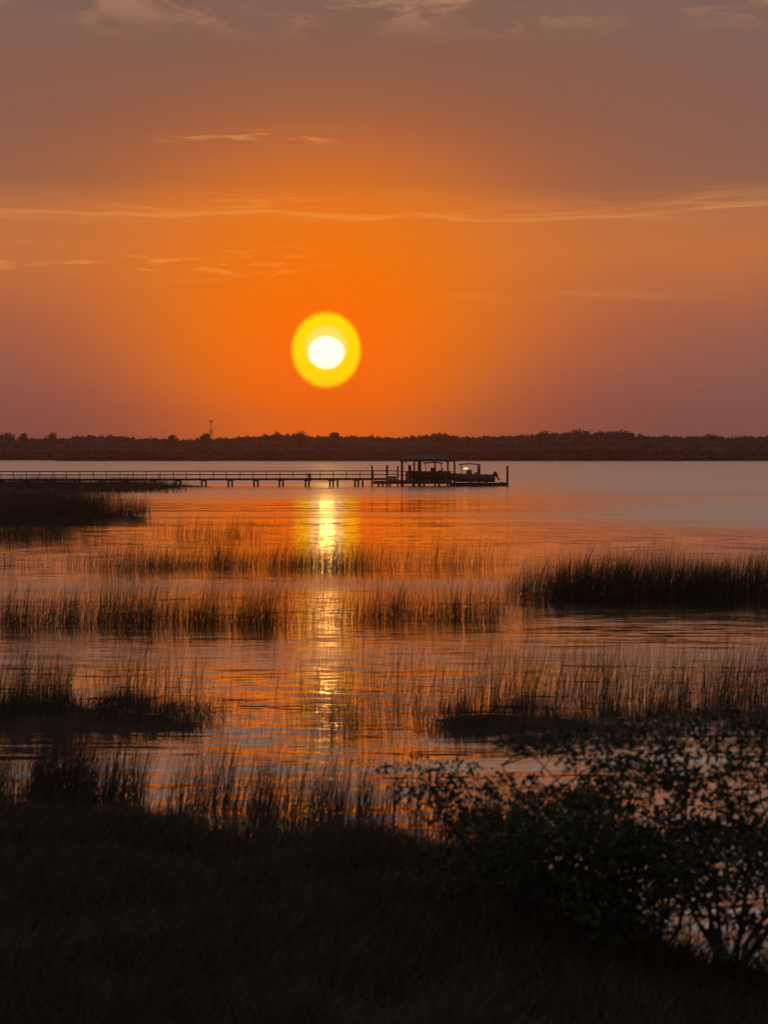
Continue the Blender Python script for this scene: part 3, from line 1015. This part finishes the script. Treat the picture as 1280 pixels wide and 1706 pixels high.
def mooring(pxx, ytop, r, label, yoff=0.0):
    o = empty('mooring_piling', (bX(pxx), BY + yoff, 0))
    zt = bZ(ytop)
    MB().tube([(0, 0, -1.0), (0.01, 0, zt - 0.12)], [r, r * 0.95], 9).build('shaft', M_TIMBER, o)
    MB().tube([(0.01, 0, zt - 0.12), (0.01, 0, zt - 0.10), (0.01, 0, zt)], [r * 1.12, r * 1.12, 0.02], 9).build('cap', M_TIMBER, o)
    return tag(o, label, 'piling', 'tall pilings round the boathouse')


mooring(620, 774.8, 0.13, 'thin tall piling where the pier meets the boathouse landing')
mooring(645, 774.5, 0.17, 'thick tall piling halfway between pier end and boathouse', -0.2)
mooring(663, 775.5, 0.12, 'thin tall piling just left of the boathouse roof', 0.4)
mooring(800.5, 773.2, 0.17, 'thick piling behind the motorboat, right of its blue canopy', 2.4)
mooring(846, 776.0, 0.17, 'lone piling at the right end of the floating dock', 0.2)

# things standing on the boathouse deck
ob = empty('dock_cabinet', (bX(682.5), BY - D2 + 1.25, dz))
MB().box((0, 0, 1.16), (0.46, 0.5, 2.32)).build('case', M_BLACK, ob)
MB().box((0, -0.27, 1.2), (0.38, 0.03, 2.1)).build('door', M_CANVASD, ob)
MB().box((0, 0, 2.36), (0.54, 0.58, 0.07)).build('lid', M_BLACK, ob)
tag(ob, 'narrow dark upright cabinet on the boathouse deck at its left end', 'cabinet')
ob = empty('storage_box', (bX(653), BY - D2 + 0.9, dz))
MB().box((0, 0, 0.32), (1.5, 0.7, 0.62), taper=0.97).build('body', M_METAL, ob)
MB().box((0, 0, 0.67), (1.56, 0.76, 0.07)).build('lid', M_METAL, ob)
MB().box((0, -0.39, 0.60), (0.16, 0.03, 0.08)).build('latch', M_BLACK, ob)
tag(ob, 'low storage box on the landing between pier and boathouse', 'box')


# ------------------------------------------------------------------ boats
def hull_rows(L, beam, depth, flare=0.75, sheer=0.25):
    rows = []
    for i in range(15):
        t = i / 14.0                              # 0 stern, 1 bow
        w = beam / 2 * (1 - max(0, (t - 0.45) / 0.55) ** 2.2) + 0.01
        top = depth + sheer * t ** 2
        keel = 0.0 + 0.55 * depth * max(0, (t - 0.7) / 0.3) ** 2
        x = L * (0.5 - t)
        rows.append([(x, -w, top), (x, -w * (flare + 0.15), keel + (top - keel) * 0.5), (x, -w * flare * 0.9, keel + 0.16 * depth), (x, 0, keel),
                     (x, w * flare * 0.9, keel + 0.16 * depth), (x, w * (flare + 0.15), keel + (top - keel) * 0.5), (x, w, top)])
    return rows


def boat(name, base, L, beam, depth, hullm, canm, can, label, motor=True, glow=False):
    root = empty(name, base)
    mb = MB()
    R = hull_rows(L, beam, depth)
    mb.grid(R)
    b = len(mb.v); mb.v += [tuple(p) for p in R[0]]
    mb.f.append(tuple(b + i for i in range(7)))
    hull = mb.build('hull', hullm, root, smooth=False)
    mb = MB()
    mb.grid([[(r[0][0], r[0][1] * 0.97, r[0][2] - 0.10), (r[6][0], r[6][1] * 0.97, r[6][2] - 0.10)] for r in R])
    mb.build('cockpit_floor', hullm, hull)
    for s in (0, 6):
        MB().tube([(r[s][0], r[s][1] * 1.0, r[s][2] + 0.02) for r in R], 0.05, 6).build('gunwale', M_METAL, hull)
    cx0, cx1, cz = can
    mb = MB()
    rows = []
    for i in range(9):
        t = i / 8.0
        x = cx0 + (cx1 - cx0) * t
        z = cz + 0.12 * math.sin(math.pi * t)
        rows.append([(x, -beam * 0.42, z - 0.06), (x, -beam * 0.2, z + 0.03), (x, 0, z + 0.06), (x, beam * 0.2, z + 0.03), (x, beam * 0.42, z - 0.06)])
    mb.grid(rows)
    mb.grid([[(p[0], p[1], p[2] - 0.06) for p in r] for r in rows])
    mb.build('canopy', canm, root)
    for x in (cx0 + 0.25, cx1 - 0.25):
        for s in (-1, 1):
            MB().tube([(x + 0.12, s * beam * 0.36, depth - 0.05), (x, s * beam * 0.40, cz - 0.06)], 0.04, 6).build('canopy_pole', M_METAL, root)
    cm = (cx0 + cx1) / 2
    con = MB().box((cm, 0, depth + 0.30), (0.9, 0.9, 0.85), taper=0.85).build('console', hullm, root)
    mb = MB()
    mb.grid([[(cm - 0.35, -0.42, depth + 0.72), (cm - 0.35, 0.42, depth + 0.72)], [(cm - 0.10, -0.36, depth + 1.15), (cm - 0.10, 0.36, depth + 1.15)]])
    mb.grid([[(cm - 0.33, -0.42, depth + 0.72), (cm - 0.33, 0.42, depth + 0.72)], [(cm - 0.08, -0.36, depth + 1.15), (cm - 0.08, 0.36, depth + 1.15)]])
    mb.build('windscreen', M_GLASS, con)
    MB().tube([(cm + 0.5 + 0.04 * math.cos(a), 0.19 * math.cos(a), depth + 0.70 + 0.19 * math.sin(a)) for a in np.linspace(0, 2 * math.pi, 13)], 0.02, 5).build('steering_wheel', M_BLACK, con)
    seat = MB().box((cm + 1.15, 0, depth + 0.16), (0.55, 1.0, 0.45)).build('seat', hullm, root)
    MB().box((cm + 1.40, 0, depth + 0.52), (0.14, 1.0, 0.45)).build('seat_back', hullm, seat)
    if glow:
        MB().box((cx0 + 0.95, -beam * 0.40, cz - 0.62), (0.62, 0.06, 0.20), 0.0).build('glint_panel', M_GLINT, root)  # added emissive panel standing in for an orange glint near the windscreen
    if motor:
        mo = MB()
        sx = L / 2
        ax = Vector((0.50, 0, 0.87)).normalized() * -1.0
        mo.tube([(sx - 0.12, 0, depth + 0.42), (sx - 0.06, 0, depth + 0.36), (sx + 0.16, 0, depth + 0.02), (sx + 0.34, 0, depth - 0.22)], [0.18, 0.30, 0.30, 0.17], 10)
        m_ = mo.build('outboard_motor', M_BLACK, root)
        MB().tube([(sx + 0.30, 0, depth - 0.16), (sx + 0.62, 0, depth - 0.72)], [0.15, 0.11], 8).build('drive_leg', M_BLACK, m_)
        MB().tube([(sx + 0.46, 0, depth - 0.78), (sx + 0.62, 0, depth - 0.78), (sx + 0.94, 0, depth - 0.72)], [0.04, 0.09, 0.05], 8).build('propeller_housing', M_BLACK, m_)
    return tag(root, label, 'boat')


fl = empty('floating_dock', (bX(797), BY - 1.0, 0.0))
fx0, fx1 = bX(748) - bX(797), bX(846) - bX(797)
MB().box(((fx0 + fx1) / 2, 0, 0.42), (fx1 - fx0, 3.6, 0.12)).build('deck', M_TIMBER, fl)
for yy in (-1.5, 0, 1.5):
    MB().tube([(fx0 + 0.1, yy, 0.16), (fx1 - 0.1, yy, 0.16)], 0.24, 10).build('float', M_BLACK, fl)
for i in range(4):
    xx = fx0 + 0.9 + i * (fx1 - fx0 - 1.8) / 3
    MB().box((xx, 0, 0.53), (0.22, 3.2, 0.10)).build('bunk', M_TIMBER, fl)
tag(fl, 'low floating dock under the motorboat with blue canopy', 'dock')
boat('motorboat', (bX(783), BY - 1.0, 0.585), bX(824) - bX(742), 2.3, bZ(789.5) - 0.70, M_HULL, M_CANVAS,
     (bX(765) - bX(783), bX(797.5) - bX(783), bZ(773.5) - 0.585), 'motorboat with shade-darkened hull and blue canopy on the floating dock', True, True)
boat('lift_boat', (bX(712), BY + 0.1, 0.75), bX(743) - bX(681), 2.2, bZ(786) - 0.85, M_HULLD, M_CANVASD,
     (bX(706) - bX(712), bX(738) - bX(712), bZ(771.5) - 0.75), 'dark boat with flat canopy hanging inside the boathouse', False)
# the cradle that carries it belongs to the boathouse
for xx in (lx(698), lx(727)):
    MB().box((xx, 0.1, 0.66), (0.24, 2 * D2 - 1.4, 0.18)).build('lift_cradle', M_METAL, bh)

# ------------------------------------------------------------------ person sitting on the edge of the pier
pp = pier_pt(516)
person = empty('person', (pp.x, pp.y - WID / 2 - 0.02, DECK), prot)


def skin_body(name, joints, edges, mat, parent, sub=1):
    me = bpy.data.meshes.new(name)
    me.from_pydata([j[0] for j in joints], edges, [])
    me.update()
    o = link(name, me, mat, parent)
    sk = o.modifiers.new('skin', 'SKIN')
    if not me.skin_vertices:
        bm = bmesh.new(); bm.from_mesh(me); bm.verts.layers.skin.verify(); bm.to_mesh(me); bm.free()
    for i, j in enumerate(joints):
        me.skin_vertices[0].data[i].radius = (j[1], j[1])
        me.skin_vertices[0].data[i].use_root = (i == 0)
    s = o.modifiers.new('sub', 'SUBSURF'); s.levels = sub; s.render_levels = sub
    return o


J = [((0, 0.10, 0.10), 0.15), ((0, 0.08, 0.30), 0.14), ((0, 0.02, 0.50), 0.15), ((0, 0.0, 0.58), 0.065), ((0, -0.02, 0.64), 0.075), ((0, -0.03, 0.72), 0.105), ((0, -0.02, 0.81), 0.08),
     ((-0.19, 0.02, 0.50), 0.06), ((-0.25, -0.05, 0.27), 0.048), ((-0.16, -0.26, 0.16), 0.036), ((-0.13, -0.33, 0.14), 0.03),
     ((0.19, 0.02, 0.50), 0.06), ((0.26, -0.05, 0.27), 0.048), ((0.24, -0.28, 0.15), 0.036), ((0.24, -0.36, 0.13), 0.03),
     ((-0.10, 0.06, 0.09), 0.09), ((-0.13, -0.38, 0.06), 0.072), ((-0.13, -0.36, -0.36), 0.05), ((-0.13, -0.46, -0.42), 0.038),
     ((0.10, 0.06, 0.09), 0.09), ((0.20, -0.38, 0.06), 0.072), ((0.23, -0.35, -0.34), 0.05), ((0.24, -0.45, -0.40), 0.038)]
Eg = [(0, 1), (1, 2), (2, 3), (3, 4), (4, 5), (5, 6), (2, 7), (7, 8), (8, 9), (9, 10), (2, 11), (11, 12), (12, 13), (13, 14), (0, 15), (15, 16), (16, 17), (17, 18), (0, 19), (19, 20), (20, 21), (21, 22)]
skin_body('body', J, Eg, M_CLOTH, person, 2)
hm = MB()
rows = []
for i in range(5):
    p = i / 4.0 * 1.75 + 0.05
    rows.append([(0.115 * math.sin(p) * math.cos(a), 0.01 + 0.125 * math.sin(p) * math.sin(a), 0.755 + 0.125 * math.cos(p)) for a in np.linspace(0, 2 * math.pi, 12, endpoint=False)])
hm.grid(rows, closed=True).build('hair', M_HAIR, person, smooth=True)
tag(person, 'person in dark clothing sitting on the pier edge with legs hanging down', 'person')

# ------------------------------------------------------------------ haze
hz = MB().box((0, 800.0, 22.0), (1560.0, 1780.0, 47.0)).mesh('haze')
hm_ = bpy.data.materials.new('haze'); hm_.use_nodes = True
g = NT(hm_.node_tree); g.n.clear()
pv = g.n.new('ShaderNodeVolumePrincipled')
pv.inputs['Color'].default_value = (0.93, 0.70, 0.66, 1)
pv.inputs['Density'].default_value = 0.00030
pv.inputs['Anisotropy'].default_value = 0.90
o_ = g.n.new('ShaderNodeOutputMaterial')
g.l.new(pv.outputs[0], o_.inputs['Volume'])
tag(link('haze', hz, hm_), 'thin warm evening haze over the water', 'haze', kind='stuff')
